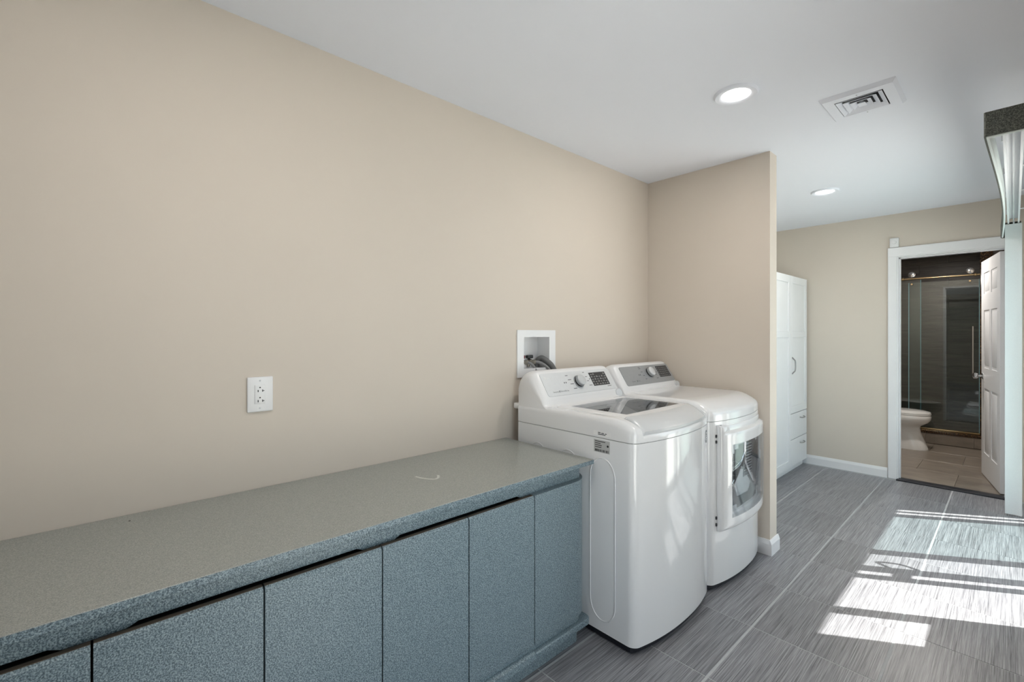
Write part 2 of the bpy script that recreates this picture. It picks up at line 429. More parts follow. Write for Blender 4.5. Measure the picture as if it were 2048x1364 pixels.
frame_piece(d, 3.225, 5.14, .0, .09); frame_piece(d, 3.225, 5.14, 1.98, 2.06)
door2 = struct(mk('door_2', d, 'alu', smooth=False))
for a, b, g in ((3.255, 3.668, 'glass'), (3.715, 3.778, 'glass'), (3.848, 4.068, 'glass_soft'), (4.140, 4.908, 'glass_teal'), (4.968, 5.028, 'glass'), (5.048, 5.108, 'glass')):
    box('pane', .218, .222, a, b, .09, 1.98, g, door2)
tube('door_handle', smooth_path([(.206, 3.825, 1.015), (.150, 3.842, 1.010), (.112, 3.850, .990), (.100, 3.852, .93), (.112, 3.850, .855), (.150, 3.842, .835), (.206, 3.825, .83)]), .0105, 'nickel', door2)
box('latch', .175, .206, 3.700, 3.80, .885, .965, 'nickel', door2, .004)
# outside: eave and added bounce ground
struct(box('roof_overhang', .26, 1.122, YN - 1, YB + 4, 2.6, 2.72, 'trim'))
struct(box('bounce_ground', .26, 14, -12, 16, -.30, -.18, 'bounce'))  # unseen pale ground, added to throw sunlight up to the ceiling

# ------------------------------------------------------------------ bathroom shell
BX0, BX1, SY, BYE = -1.55, -0.03, 7.58, 8.55
struct(box('wall_bathroom_left', BX0 - .1, BX0, YB + .1, BYE + .1, 0, 2.45, 'showertile'))
struct(box('wall_bathroom_right', BX1, BX1 + .1, YB + .1, BYE + .1, 0, 2.45, 'wall'))
struct(box('ceiling_bathroom', BX0 - .1, BX1 + .1, YB + .1, BYE + .1, 2.40, 2.5, 'ceiling'))
bfl = struct(box('floor_bathroom', BX0, BX1, YB + .06, BYE, -.12, -.003, 'showergrout'))
for j in range(4):
    for i in range(-1, 4):
        x0 = BX0 + .6 * i + (.3 if j % 2 else 0); x1 = x0 + .6; y0 = YB + .064 + .5 * j; y1 = min(y0 + .5, SY - .002)
        x0 = max(x0, BX0); x1 = min(x1, BX1)
        if x1 - x0 < .03: continue
        box('tile', x0 + .0015, x1 - .0015, y0 + .0015, y1 - .0015, -.01, .004, 'bathtile', bfl, .001, 1)
bw = struct(box('wall_bathroom_back', BX0, BX1, BYE, BYE + .1, 0, 2.45, 'showergrout'))
RH = 0.155
for j in range(16):
    z0 = -.02 + RH * j; z1 = min(z0 + RH, 2.395)
    for i in range(-1, 3):
        x0 = BX0 + .61 * i + (.35 if j % 2 else .05); x1 = x0 + .61
        x0 = max(x0, BX0); x1 = min(x1, -.235)
        if x1 - x0 < .03: continue
        box('tile', x0 + .001, x1 - .001, BYE - .010 - random.uniform(0, .002), BYE, z0 + .001, z1 - .001, 'showertile', bw, .001, 1)
struct(box('wall_shower_right', -.235, BX1, SY + .07, BYE, 0, 2.40, 'showertile'))
struct(box('trim_4', -.262, -.16, SY + .028, SY + .07, .165, 2.40, 'granite', bevel=.004), 'brown granite strip at the right side of the shower')
curb = struct(box('trim_5', BX0, BX1, SY + .006, SY + .15, 0, .128, 'showergrout'), 'low tiled shower curb')
for i in range(4):
    x0 = BX0 + .42 * i - .02; x1 = min(x0 + .42, BX1); x0 = max(x0, BX0)
    box('tile', x0 + .001, x1 - .001, SY - .004, SY + .006, .004, .128, M['bathtile_grey'] if 'bathtile_grey' in M else 'bathtile', curb, .001, 1)
struct(box('trim_6', BX0, -.20, SY - .012, SY + .16, .128, .160, 'granite', bevel=.006), 'brown granite sill on top of the shower curb')

# bathroom door leaf, six moulded panels, opening into the bathroom
LW, LH = 0.745, 2.015
ang = math.atan2(6.304 - 5.575, -0.184 + 0.052)
dr = bpy.data.objects.new('door_1', None); COL.objects.link(dr); dr.location = (-.058, 5.572, .012); dr.rotation_euler = (0, 0, ang)
ORG[dr] = Vector((0, 0, 0)); struct(dr, 'white six-panel bathroom door standing open')
# local: x along the leaf from the hinge, +y faces the camera side, z up
box('core', .004, LW - .004, -.012, .012, .004, LH - .004, 'trim', dr)
st = bmesh.new()
ucuts = [(0, .105), (.335, .410), (.640, LW)]
zc = [(0, .215), (.82, 1.01), (1.55, 1.70), (1.90, LH)]
for a, b in ucuts: add_box(st, a, b, -.0175, .0175, 0, LH)
for a, b in zc:
    add_box(st, ucuts[0][1], ucuts[1][0], -.0175, .0175, a, b); add_box(st, ucuts[1][1], ucuts[2][0], -.0175, .0175, a, b)
mk('stile_frame', st, 'trim', dr, smooth=False)
for a, b in ((.105, .335), (.410, .640)):
    for z0, z1 in ((.215, .82), (1.01, 1.55), (1.70, 1.90)):
        box('panel', a + .022, b - .022, -.0165, .0165, z0 + .022, z1 - .022, 'trim', dr, .012, 2)
for s in (1, -1):
    kb = bmesh.new()
    add_lathe(kb, [(0, .0), (.030, .0), (.030, .006), (.012, .010), (.010, .030), (.022, .036), (.030, .048), (.028, .062), (.018, .070), (0, .072)], (LW - .07, s * .0175, .93), (0, s, 0), 20)
    mk('knob', kb, 'chrome', dr)
for z in (.22, 1.0, 1.80): 
    b_ = bmesh.new(); add_lathe(b_, [(0, 0), (.006, 0), (.006, .09), (0, .09)], (-.004, -.019, z), (0, 0, 1), 10); mk('hinge', b_, 'nickel', dr)

# ------------------------------------------------------------------ shower enclosure
GY = SY + .075
sh = thing('shower_enclosure', 'glass shower enclosure with brass rail behind the toilet', 'shower screen', (-.8, GY, .16))
box('fixed_panel', BX0 + .005, -.79, GY + .016, GY + .024, .175, 2.02, 'showerglass', sh)
box('panel_edge', -.79, -.782, GY + .015, GY + .025, .175, 2.02, 'glassedge', sh)
sl = box('sliding_door', -.893, -.268, GY - .012, GY - .004, .180, 1.985, 'showerglass', sh)
box('glass_edge', -.900, -.893, GY - .013, GY - .003, .180, 1.985, 'glassedge', sl)
box('glass_edge', -.272, -.266, GY - .014, GY - .002, .180, 1.985, 'glassedge', sl)
tube('rail', [(BX0 + .01, GY - .03, 2.035), (-.238, GY - .03, 2.035)], .011, 'brass', sh)
for x in (-.865, -.345):
    b_ = bmesh.new()
    add_lathe(b_, [(0, -.012), (.016, -.012), (.018, -.006), (.034, -.006), (.036, .0), (.036, .010), (.030, .014), (0, .014)], (x, GY - .030, 2.085), (0, -1, 0), 24)
    rw = mk('roller', b_, 'chrome', sh)
    b_ = bmesh.new(); add_lathe(b_, [(0, 0), (.010, 0), (.010, .05), (0, .05)], (x, GY + .005, 1.965), (0, -1, 0), 14); mk('roller_bolt', b_, 'brass', rw)
for x in (-.950, -.300):
    b_ = bmesh.new(); add_lathe(b_, [(.011, -.014), (.019, -.010), (.019, .010), (.011, .014)], (x, GY - .03, 2.035), (1, 0, 0), 18); mk('rail_stop', b_, 'brass', sh)
b_ = bmesh.new(); add_tube(b_, [(-.322, GY - .055, .86), (-.322, GY - .055, 1.43)], .010, 14)
for z in (.95, 1.34): add_tube(b_, [(-.322, GY - .055, z), (-.322, GY - .010, z)], .006, 10)
mk('handle', b_, 'chrome', sl)
box('bottom_track', BX0 + .01, -.262, GY - .040, GY + .03, .160, .182, 'brass', sh, .004)
box('wall_channel', -.262, -.240, GY - .03, GY + .03, .182, 2.02, 'brass', sh, .003)

# ------------------------------------------------------------------ toilet
TY = 7.10
tl = thing('toilet', 'white ceramic toilet in the bathroom in front of the shower', 'toilet', (-.95, TY, .004))
def oval(xb, xf, hw, z, n=28, back=.10):
    pts = []
    cx = xf - min(hw * 1.35, (xf - xb) * .6)
    for k in range(n):
        t = 2 * math.pi * k / n
        c, s = math.cos(t), math.sin(t)
        if c >= 0: x = cx + (xf - cx) * (abs(c) ** .9)
        else: x = cx - (cx - xb) * (abs(c) ** .45)
        y = TY + hw * (abs(s) ** (.95 if c >= 0 else .7)) * (1 if s >= 0 else -1)
        pts.append((x, y, z))
    return pts
secs = [(.004, -1.28, -.662, .118), (.02, -1.28, -.662, .118), (.10, -1.28, -.690, .112), (.19, -1.28, -.722, .108), (.25, -1.28, -.732, .112), (.275, -1.28, -.722, .128),
        (.295, -1.27, -.690, .158), (.320, -1.26, -.655, .178), (.35, -1.25, -.636, .188), (.385, -1.25, -.632, .19), (.402, -1.25, -.640, .186)]
loft('bowl', [oval(a, b, c, z) for z, a, b, c in secs], 'ceramic', tl)
loft('seat', [oval(-1.20, b, c, z) for z, b, c in ((.403, -.640, .180), (.406, -.634, .186), (.418, -.634, .186), (.420, -.640, .180))], 'ceramic', tl)
loft('lid', [oval(-1.20, b, c, z) for z, b, c in ((.422, -.642, .178), (.424, -.636, .184), (.438, -.640, .180), (.450, -.70, .14), (.452, -.78, .09))], 'ceramic', tl)
tk = box('tank', -1.46, -1.24, TY - .20, TY + .20, .38, .74, 'ceramic', tl, .02, 3)
box('tank_lid', -1.47, -1.232, TY - .21, TY + .21, .74, .772, 'ceramic', tl, .010, 2)
tube('flush_lever', [(-1.238, TY - .15, .68), (-1.222, TY - .15, .68), (-1.220, TY - .08, .675)], .006, 'chrome', tk)

# ------------------------------------------------------------------ white wardrobe
WX = -1.440
wd = thing('wardrobe', 'tall white wardrobe with shaker doors and two drawers beside the far wall', 'wardrobe', (-1.63, 4.93, 0))
bm = bmesh.new()
add_box(bm, XL + .004, WX - .020, 4.43, 5.445, .055, 1.905, .002, 1)
add_box(bm, XL + .004, WX - .035, 4.45, 5.425, 0, .055)
mk('carcass', bm, 'trim', wd)
def shaker(name, y0, y1, z0, z1, rails, stw=.055):
    bm = bmesh.new()
    add_box(bm, WX - .018, WX - .007, y0, y1, z0, z1)
    for a, b in ((y0, y0 + stw), (y1 - stw, y1)): add_box(bm, WX - .018, WX, a, b, z0, z1, .001, 1)
    for a, b in rails: add_box(bm, WX - .018, WX - .0004, y0 + stw, y1 - stw, a, b, .001, 1)
    return mk(name, bm, 'trim', wd, smooth=False)
shaker('door', 4.433, 4.936, .060, 1.90, ((.060, .13), (1.31, 1.365), (1.83, 1.90)))
dd = shaker('door', 4.939, 5.442, .572, 1.90, ((.572, .64), (1.31, 1.365), (1.83, 1.90)))
tube('handle', smooth_path([(WX, 4.975, 1.115), (WX + .012, 4.975, 1.10), (WX + .028, 4.975, 1.075), (WX + .028, 4.975, .995), (WX + .012, 4.975, .97), (WX, 4.975, .955)]), .006, 'nickel', dd, 10)
for z0, z1 in ((.322, .566), (.060, .316)):
    bm = bmesh.new(); add_box(bm, WX - .018, WX - .001, 4.939, 5.442, z0, z1, .002, 1)
    df = mk('drawer', bm, 'trim', wd)
    zz = z1 - .055
    tube('drawer_pull', smooth_path([(WX - .001, 5.215, zz), (WX + .018, 5.225, zz - .004), (WX + .022, 5.27, zz - .006), (WX + .018, 5.315, zz - .004), (WX - .001, 5.325, zz)]), .005, 'nickel', df, 10)

# ------------------------------------------------------------------ base cabinets and worktop
CF = -1.252            # door faces
def scoop_rail(bm, y0, y1, pulls):
    """apron whose lower edge is cut up into finger grooves"""
    pts = [(y0, .770), (y0, .7085)]
    for a, b in pulls:
        pts += [(a - .02, .7085), (a, .7175), (b, .7175), (b + .02, .7085)]
    pts += [(y1, .7085), (y1, .770)]
    add_prism(bm, pts, 'x', -1.345, -1.284)
def base_cabinet(y0, y1, label, doors, pulls):
    t = thing('base_cabinet', label, 'cabinet', (-1.55, (y0 + y1) / 2, 0), 'speckled base cabinets along the left wall')
    bm = bmesh.new(); add_box(bm, XL + .004, -1.272, y0 + .0005, y1 - .0005, .085, .690); mk('carcass', bm, 'dark', t)
    bm = bmesh.new(); scoop_rail(bm, y0, y1, pulls); add_box(bm, XL + .004, -1.345, y0, y1, .700, .768)
    mk('apron', bm, 'lam', t, smooth=False)
    for a, b in doors:
        pr = [(CF - .019, .136), (CF - .002, .136), (CF, .139), (CF, .706), (CF - .006, .7125), (CF - .019, .7125)]
        bm = bmesh.new(); add_prism(bm, pr, 'y', a + .0022, b - .0022)
        dr_ = mk('door', bm, 'lam', t, smooth=False)
        bm = bmesh.new(); add_box(bm, CF - .019, CF - .0065, a + .0022, b - .0022, .7125, .7140); mk('door_edge', bm, 'core', dr_)
    return t
def plinth_parts(t, y0, y1):
    bm = bmesh.new(); add_box(bm, -1.33, -1.287, y0, y1, 0, .078); mk('kick_board', bm, 'lam', t)
    bm = bmesh.new(); add_prism(bm, [(-1.345, .078), (-1.248, .078), (-1.244, .082), (-1.246, .104), (-1.262, .110), (-1.345, .110)], 'y', y0, y1); mk('ledge', bm, 'lam', t, smooth=False)
    bm = bmesh.new(); add_box(bm, -1.345, -1.266, y0, y1, .110, .136); mk('lower_rail', bm, 'lam', t)
units = [(-.640, .0, 'grey speckled two-door base cabinet at the left edge of the picture'),
         (.0, .630, 'grey speckled two-door base cabinet below the white wall outlet'),
         (.630, 1.265, 'grey speckled two-door base cabinet next to the rounded end unit')]
for y0, y1, lab in units:
    ym = (y0 + y1) / 2
    t = base_cabinet(y0, y1, lab, ((y0, ym), (ym, y1)), ((y0 + .075, y1 - .065),))
    plinth_parts(t, y0, y1)
# rounded end unit
et = thing('base_cabinet', 'narrow rounded end cabinet against the washing machine', 'cabinet', (-1.55, 1.43, 0), 'speckled base cabinets along the left wall')
def round_end(x0, xf, y0, y1, r, n=10):
    pts = [(x0, y0), (xf, y0)]
    for k in range(n + 1):
        a = math.pi / 2 * k / n
        pts.append((xf - r + r * math.cos(a), y1 - r + r * math.sin(a)))
    pts.append((x0, y1)); return pts
bm = bmesh.new(); add_prism(bm, round_end(XL + .004, CF, 1.2672, 1.636, .125, 14), 'z', .136, .7125)
mk('curved_panel', bm, 'lam', et, angle=30)
bm = bmesh.new(); add_prism(bm, round_end(XL + .004, -1.284, 1.265, 1.588, .020, 4), 'z', .708, .769); mk('apron', bm, 'lam', et, angle=30)
bm = bmesh.new(); add_prism(bm, round_end(XL + .004, -1.287, 1.265, 1.580, .03, 5), 'z', 0, .078); mk('kick_board', bm, 'lam', et, angle=30)
bm = bmesh.new(); add_prism(bm, round_end(XL + .004, -1.244, 1.265, 1.612, .030, 5), 'z', .078, .106, .004, 1); mk('ledge', bm, 'lam', et, angle=30)
bm = bmesh.new(); add_prism(bm, round_end(XL + .004, -1.266, 1.265, 1.580, .05, 6), 'z', .106, .136); mk('lower_rail', bm, 'lam', et, angle=30)
# worktop
ct = tag(box('worktop', XL + .002, -1.244, -.68, 1.626, .770, .789, 'lamtop', bevel=.0015, seg=1), 'long grey speckled laminate worktop on the base cabinets', 'worktop')
bm = bmesh.new(); add_box(bm, -1.2455, -1.2435, -.68, 1.6255, .7705, .7875); mk('front_edge', bm, 'lam', ct)
bm = bmesh.new()
pth = smooth_path([(-1.560, .922, .7892), (-1.530, .930, .7892), (-1.500, .944, .7892), (-1.482, .962, .7892), (-1.492, .982, .7892), (-1.516, .996, .7892)], 5)
for a, b in zip(pth, pth[1:]):
    n = (b - a).cross(Vector((0, 0, 1))).normalized() * .0048
    add = [bm.verts.new(p) for p in (a + n, a - n, b - n, b + n)]; bm.faces.new(add)
bmesh.ops.translate(bm, verts=bm.verts, vec=(0, 0, .0002)); mk('scuff_mark', bm, 'scuff', ct)
lathe('black_spot', [(0, 0), (.003, 0), (.002, .001), (0, .0012)], (-1.759, .082, .789), (0, 0, 1), 'black', ct, 10)

# ------------------------------------------------------------------ wall outlet
ol = thing('wall_outlet', 'white duplex wall outlet above the worktop', 'outlet', (XL, .444, 1.062))
box('cover_plate', XL, XL + .008, .402, .486, 1.062, 1.187, 'whiteplastic', ol, .004, 3)
rc = box('receptacle', XL + .006, XL + .0105, .4255, .4605, 1.091, 1.158, 'whiteplastic', ol, .0015, 2)
PO = Plane((XL + .0105, .443, 1.1245), (0, 1, 0), (0, 0, 1))
bm = bmesh.new(); e = bmesh.new()
for s in (.0195, -.0165):
    add_lathe(bm, [(0, 0), (.0026, 0), (.0026, .0004), (0, .0004)], PO.p(-.0005, s + .005, 0), (1, 0, 0), 12)
    PO.bar(bm, -.0082, -.0052, s - .011, s - .003, 0, .0004)
    PO.bar(bm, .0062, .0092, s - .0105, s - .0025, 0, .0004); PO.bar(bm, .0092, .0135, s - .0078, s - .0054, 0, .0004)
mk('slot_holes', bm, 'black', rc)
for z in (1.076, 1.173): lathe('screw', [(0, 0), (.003, 0), (.0024, .001), (0, .0012)], (XL + .008, .443, z), (1, 0, 0), 'silverd', ol, 12)

# ------------------------------------------------------------------ laundry supply box recessed in the wall
sb = thing('supply_box', 'white recessed laundry supply box in the wall behind the washer', 'plumbing box', (XL, 1.857, 1.101))
bm = bmesh.new()
for y0, y1, z0, z1 in ((1.704, 1.753, 1.101, 1.362), (1.958, 2.010, 1.101, 1.362), (1.753, 1.958, 1.323, 1.362), (1.753, 1.958, 1.101, 1.148)):
    add_box(bm, XL, XL + .007, y0, y1, z0, z1)
mk('frame', bm, 'whiteplastic', sb, smooth=False)
bm = bmesh.new()
bx = XL - .095
for b_ in ((bx, bx + .004, hy0, hy1, hz0, hz1), (bx, XL, hy0, hy0 + .006, hz0, hz1), (bx, XL, hy1 - .006, hy1, hz0, hz1), (bx, XL, hy0, hy1, hz1 - .006, hz1), (bx, XL, hy0, hy1, hz0, hz0 + .006)):
    add_box(bm, *b_)
mk('recess', bm, 'whiteplastic', sb, smooth=False)
def valve(y, hz, hmat):
    bm = bmesh.new()
    add_tube(bm, [(XL - .088, y, 1.150), (XL - .088, y, 1.178)], .010, 12)
    add_lathe(bm, [(0, -.012), (.012, -.012), (.014, -.006), (.014, .010), (.010, .014), (.010, .020), (.0135, .022), (.0135, .036), (.009, .040), (0, .040)], (XL - .076, y, 1.182), (.9, .42, -.12), 14)
    v = mk('valve', bm, 'valve', sb)
    bm = bmesh.new(); add_tube(bm, [(XL - .080, y, 1.190), (XL - .080, y, 1.205)], .006, 10)
    add_box(bm, XL - .089, XL - .067, y - .022, y + .022, 1.199, 1.217, .003, 1)
    mk('valve_handle', bm, hmat, v)
valve(1.815, 1.2, 'red'); valve(1.880, 1.2, 'black')
hs1 = tube('supply_hose', smooth_path([(XL - .046, 1.829, 1.178), (XL - .028, 1.838, 1.173), (XL - .006, 1.846, 1.152), (XL + .012, 1.850, 1.110), (XL + .022, 1.850, 1.04), (XL + .026, 1.850, .90)]), .008, 'hose', None)
tag(hs1, 'thin grey supply hose on the red-handled valve behind the washer', 'hose', None)
hs2 = tube('supply_hose', smooth_path([(XL - .046, 1.895, 1.178), (XL - .026, 1.908, 1.175), (XL - .002, 1.926, 1.160), (XL + .018, 1.944, 1.134), (XL + .032, 1.958, 1.08), (XL + .034, 1.962, .92)]), .009, 'hose', None)
tag(hs2, 'grey supply hose on the black-handled valve behind the washer', 'hose', None)
hs3 = tube('drain_hose', smooth_path([(XL - .066, 1.925, 1.148), (XL - .062, 1.928, 1.178), (XL - .038, 1.936, 1.199), (XL - .012, 1.948, 1.186), (XL + .016, 1.972, 1.150), (XL + .034, 2.000, 1.07), (XL + .036, 2.004, .93)]), .017, 'hosed', None, 16)
tag(hs3, 'thick grey drain hose curving out of the supply box', 'hose', None)

# ------------------------------------------------------------------ washer and dryer
def front_x(y, y0, y1, r=.030):
    yc = (y0 + y1) / 2; hw = (y1 - y0) / 2
    q = (y - yc) / hw
    x = -1.012 - .046 * abs(q) ** 2.2
    s = min(y - y0, y1 - y)
    if s < r: x -= r * (1 - math.sqrt(max(0, 1 - (1 - s / r) ** 2)))
    return x
def y_samples(y0, y1, extra=()):
    s = [0, .001, .003, .0065, .011, .017, .024, .032, .045]
    ys = [y0 + a for a in s] + [y1 - a for a in s] + lin(y0 + .07, y1 - .07, 14) + list(extra)
    return sorted(set(round(v, 5) for v in ys))
XBK = -1.752
def appliance_body(t, y0, y1, z0, z1, hole=None):
    """cabinet shell; hole = (ya, yb, za, zb) leaves the porthole open in the bowed front"""
    ys = y_samples(y0, y1, hole[:2] if hole else ())
    if hole: ys = [y for y in ys if not (0 < abs(y - hole[0]) < .004 or 0 < abs(y - hole[1]) < .004)]
    pts = [(XBK, y0)] + [(front_x(y, y0, y1), y) for y in ys] + [(XBK, y1)]
    zs = [z0] + ([hole[2], hole[3]] if hole else []) + [z1]
    bm = bmesh.new(); R = [[bm.verts.new((x, y, z)) for x, y in pts] for z in zs]; n = len(pts)
    for a in range(len(zs) - 1):
        for k in range(n):
            p, q = pts[k], pts[(k + 1) % n]
            if hole and a == 1 and 1 <= k < n - 2 and p[1] >= hole[0] - 1e-4 and q[1] <= hole[1] + 1e-4: continue
            bm.faces.new((R[a][k], R[a][(k + 1) % n], R[a + 1][(k + 1) % n], R[a + 1][k]))
    bm.faces.new(R[0][::-1]); bm.faces.new(R[-1])
    return mk('cabinet_body', bm, 'white', t, angle=30)
def kick_base(t, y0, y1, z1):
    ys = y_samples(y0, y1); pts = [(XBK + .01, y0 + .006)] + [(front_x(y, y0, y1) - .012, min(max(y, y0 + .006), y1 - .006)) for y in ys] + [(XBK + .01, y1 - .006)]
    pts2 = []
    for p in pts:
        if not pts2 or (Vector(p) - Vector(pts2[-1])).length > 1e-5: pts2.append(p)
    bm = bmesh.new(); add_prism(bm, pts2, 'z', .012, z1); mk('base', bm, 'navy', t, angle=30)
    for x in (XBK + .08, -1.16):
        for y in (y0 + .06, y1 - .06): lathe('foot', [(0, 0), (.02, 0), (.02, .012), (0, .012)], (x, y, 0), (0, 0, 1), 'black', t, 12)
def deck(t, y0, y1, zs, ztop, drop, ln, well=None):
    """moulded top whose surface falls away towards the bowed front"""
    ex = (well[2], well[2] + .004, well[3] - .004, well[3], 1.6985, 1.7025, 2.2935, 2.2975) if well else ()
    ys = y_samples(y0, y1, ex)
    es = sorted(set([0, .001, .003, .007, .013, .02, .03, .042, .056, .072, .09, .11, .13] + lin(.16, .60, 12)))
    def X(e, y):
        xf = front_x(y, y0, y1); f = e / .60
        return xf - e if e < .13 else (xf - e) * (1 - (e - .13) / .47) + (XBK + .0) * ((e - .13) / .47)
    def top(e, y):
        x = X(e, y)
        tt = clamp(1 - e / ln); z = ztop - drop * tt ** 2.0
        r = .016
        if e < r: z -= r * (1 - math.sqrt(max(0, 1 - (1 - e / r) ** 2)))
        s = min(y - y0, y1 - y); r = .028
        if s < r: z -= r * (1 - math.sqrt(max(0, 1 - (1 - s / r) ** 2)))
        if well and 1.70 < y < 2.296 and x > -1.545: z -= .020
        if well and well[0] < x < well[1] and well[2] + .002 < y < well[3] - .002: z = well[4]
        return (x, y, max(z, zs + .001))
    return gridshell('top_deck', es, ys, top, lambda e, y: (X(e, y), y, zs), 'white', t), X, top
def console(t, y0, y1, faceplate):
    prof = [(-1.756, .955), (-1.756, 1.085), (-1.748, 1.118), (-1.730, 1.138), (-1.705, 1.147), (-1.682, 1.148), (-1.668, 1.145), (-1.660, 1.138),
            (-1.640, 1.107), (-1.620, 1.076), (-1.600, 1.045), (-1.582, 1.017), (-1.576, 1.004), (-1.570, .988), (-1.556, .974), (-1.540, .968), (-1.540, .955)]
    secs = []
    R = .055
    for s in [0, .0015, .005, .011, .02, .032, .045, .055]:
        secs.append((y0 + s, R * (1 - math.sqrt(max(0, 1 - (1 - s / R) ** 2)))))
    secs += [(y0 + (y1 - y0) * f, 0) for f in (.25, .5, .75)]
    secs += [(y0 + y1 - a, b) for a, b in reversed(secs[:8])]
    out = []
    for y, d in secs:
        ring = []
        for x, z in prof:
            k = clamp((z - .965) / .18)
            zz = z - d * .9 * k
            xx = x - d * .55 * clamp((x + 1.745) / .085) * (0.35 + .65 * k) 
            ring.append((max(xx, -1.756), y, zz))
        out.append(ring)
    c = loft('control_console', out, 'whiteplastic', t, angle=80)
    P = Plane((-1.582, y0, 1.017), (0, 1, 0), (-.545, 0, .839))
    w = y1 - y0
    bm = bmesh.new(); P.plate(bm, rrect(.048, w - .030, .004, .136, .014), .0, .0025)
    f = mk('control_panel', bm, faceplate, c, angle=30)
    return c, P, w, f
def knob(P, u, w, c):
    b_ = bmesh.new()
    add_lathe(b_, [(0, 0), (.037, 0), (.037, .003), (.033, .004), (.0315, .016), (.030, .024)], P.p(u, w, .0025), P.n, 32)
    k = mk('dial', b_, 'silverd', c)
    b_ = bmesh.new(); add_lathe(b_, [(.0312, .010), (.0318, .011), (.0312, .022), (.0302, .023)], P.p(u, w, .0025), P.n, 32)
    b_ = bmesh.new(); add_lathe(b_, [(0, .0235), (.030, .024), (.0295, .029), (.026, .0315), (0, .032)], P.p(u, w, .0025), P.n, 32)
    mk('dial_cap', b_, 'ltgrey', c)
    b_ = bmesh.new(); add_lathe(b_, [(.0335, .0032), (.0332, .012)], P.p(u, w, .0025), P.n, 32); mk('dial_band', b_, 'black', c)

# washer
WY0, WY1 = 1.648, 2.330
wa = thing('washing_machine', 'white top-load washing machine with glass lid next to the worktop', 'washer', (-1.39, 1.99, 0))
appliance_body(wa, WY0, WY1, .036, .882)
kick_base(wa, WY0, WY1, .036)
well = (-1.505, -1.168, 1.772, 2.262, .930)
dk, DXf, Dtop = deck(wa, WY0, WY1, .885, .976, .042, .13, well)
bm = bmesh.new(); add_prism(bm, [(XBK + .012, WY0 + .004)] + [(front_x(y, WY0, WY1) - .004, min(max(y, WY0 + .004), WY1 - .004)) for y in lin(WY0 + .01, WY1 - .01, 16)] + [(XBK + .012, WY1 - .004)], 'z', .880, .887)
mk('seam', bm, 'tub', wa)
# lid: frame with a window, glass, and the drooping front handle
LY0, LY1 = 1.706, 2.290
lys = sorted(set([LY0, LY0 + .003, LY0 + .010, well[2] + .004, well[3] - .004, LY1 - .010, LY1 - .003, LY1] + lin(LY0 + .03, LY1 - .03, 10)))
lfs = [0, .03, .06, .45, .83, .90, .97, 1.0]
def lidx(f, y):
    xb = -1.535; xg0, xg1 = well[0] + .008, well[1] - .008
    xf = front_x(y, WY0, WY1, .0) - .090
    if f <= .06: return xb + (xg0 - xb) * f / .06
    if f <= .83: return xg0 + (xg1 - xg0) * (f - .06) / .77
    return xg1 + (xf - xg1) * (f - .83) / .17
def lid_top(f, y):
    x = lidx(f, y); s = min(y - LY0, LY1 - y); z = .9775
    if s < .01: z -= .006 * (1 - s / .01) ** 2
    return (x, y, z)
lid = gridshell('lid', lfs, lys, lid_top, lambda f, y: (lidx(f, y), y, .958), 'whiteplastic', wa, lambda f, y: not (.06 < f < .83 and well[2] + .004 < y < well[3] - .004))
box('lid_glass', well[0] + .006, well[1] - .006, well[2] + .003, well[3] - .003, .9735, .9778, 'lidglass', lid)
hes = [-.006, -.004, .0, .008, .02, .035, .05, .065, .080, .088]
def hz(e):
    t = clamp(1 - (e) / .095)
    return .9805 - .047 * t ** 1.7
def h_top(e, y):
    s = min(y - LY0, LY1 - y); z = hz(e)
    if s < .012: z -= .008 * (1 - s / .012) ** 2
    if e < .0: z -= .004 * (-e / .006)
    return (front_x(y, WY0, WY1, .0) - .010 - e, y, z)
def h_bot(e, y):
    z = hz(e) - (.016 if e < .03 else .010)
    return (front_x(y, WY0, WY1, .0) - .010 - e, y, z)
gridshell('lid_handle', hes, lys, h_top, h_bot, 'ltgrey', lid, angle=50)
# inside the tub
bm = bmesh.new()
add_lathe(bm, [(.205, 0), (.225, .004), (.238, .018), (.232, .030), (.215, .030), (.205, .015), (.205, 0)], (-1.336, 2.017, .9315), (0, 0, 1), 40)
for v in bm.verts:                                                 # keep the ring inside the well
    v.co.x = clamp(v.co.x, well[0] + .012, well[1] - .012); v.co.y = clamp(v.co.y, well[2] + .012, well[3] - .012)
mk('tub_ring', bm, 'tub', wa)
lathe('basket', [(0, 0), (.19, 0), (.19, .003), (0, .003)], (-1.336, 2.017, .931), (0, 0, 1), 'display', wa, 36).scale = (.82, 1, 1)
bm = bmesh.new(); add_prism(bm, [(-1.488, 2.055), (-1.488, 2.150), (-1.190, 1.905), (-1.190, 1.800)], 'z', .950, .968, .003, 1); mk('reflection_band', bm, 'whiteplastic', wa)  # white bar standing in for a reflection band in the lid glass
lathe('softener_cap', [(0, 0), (.034, 0), (.034, .018), (.028, .024), (0, .024)], (-1.300, 2.205, .940), (.5, -.2, .8), 'ltgrey', wa, 20)
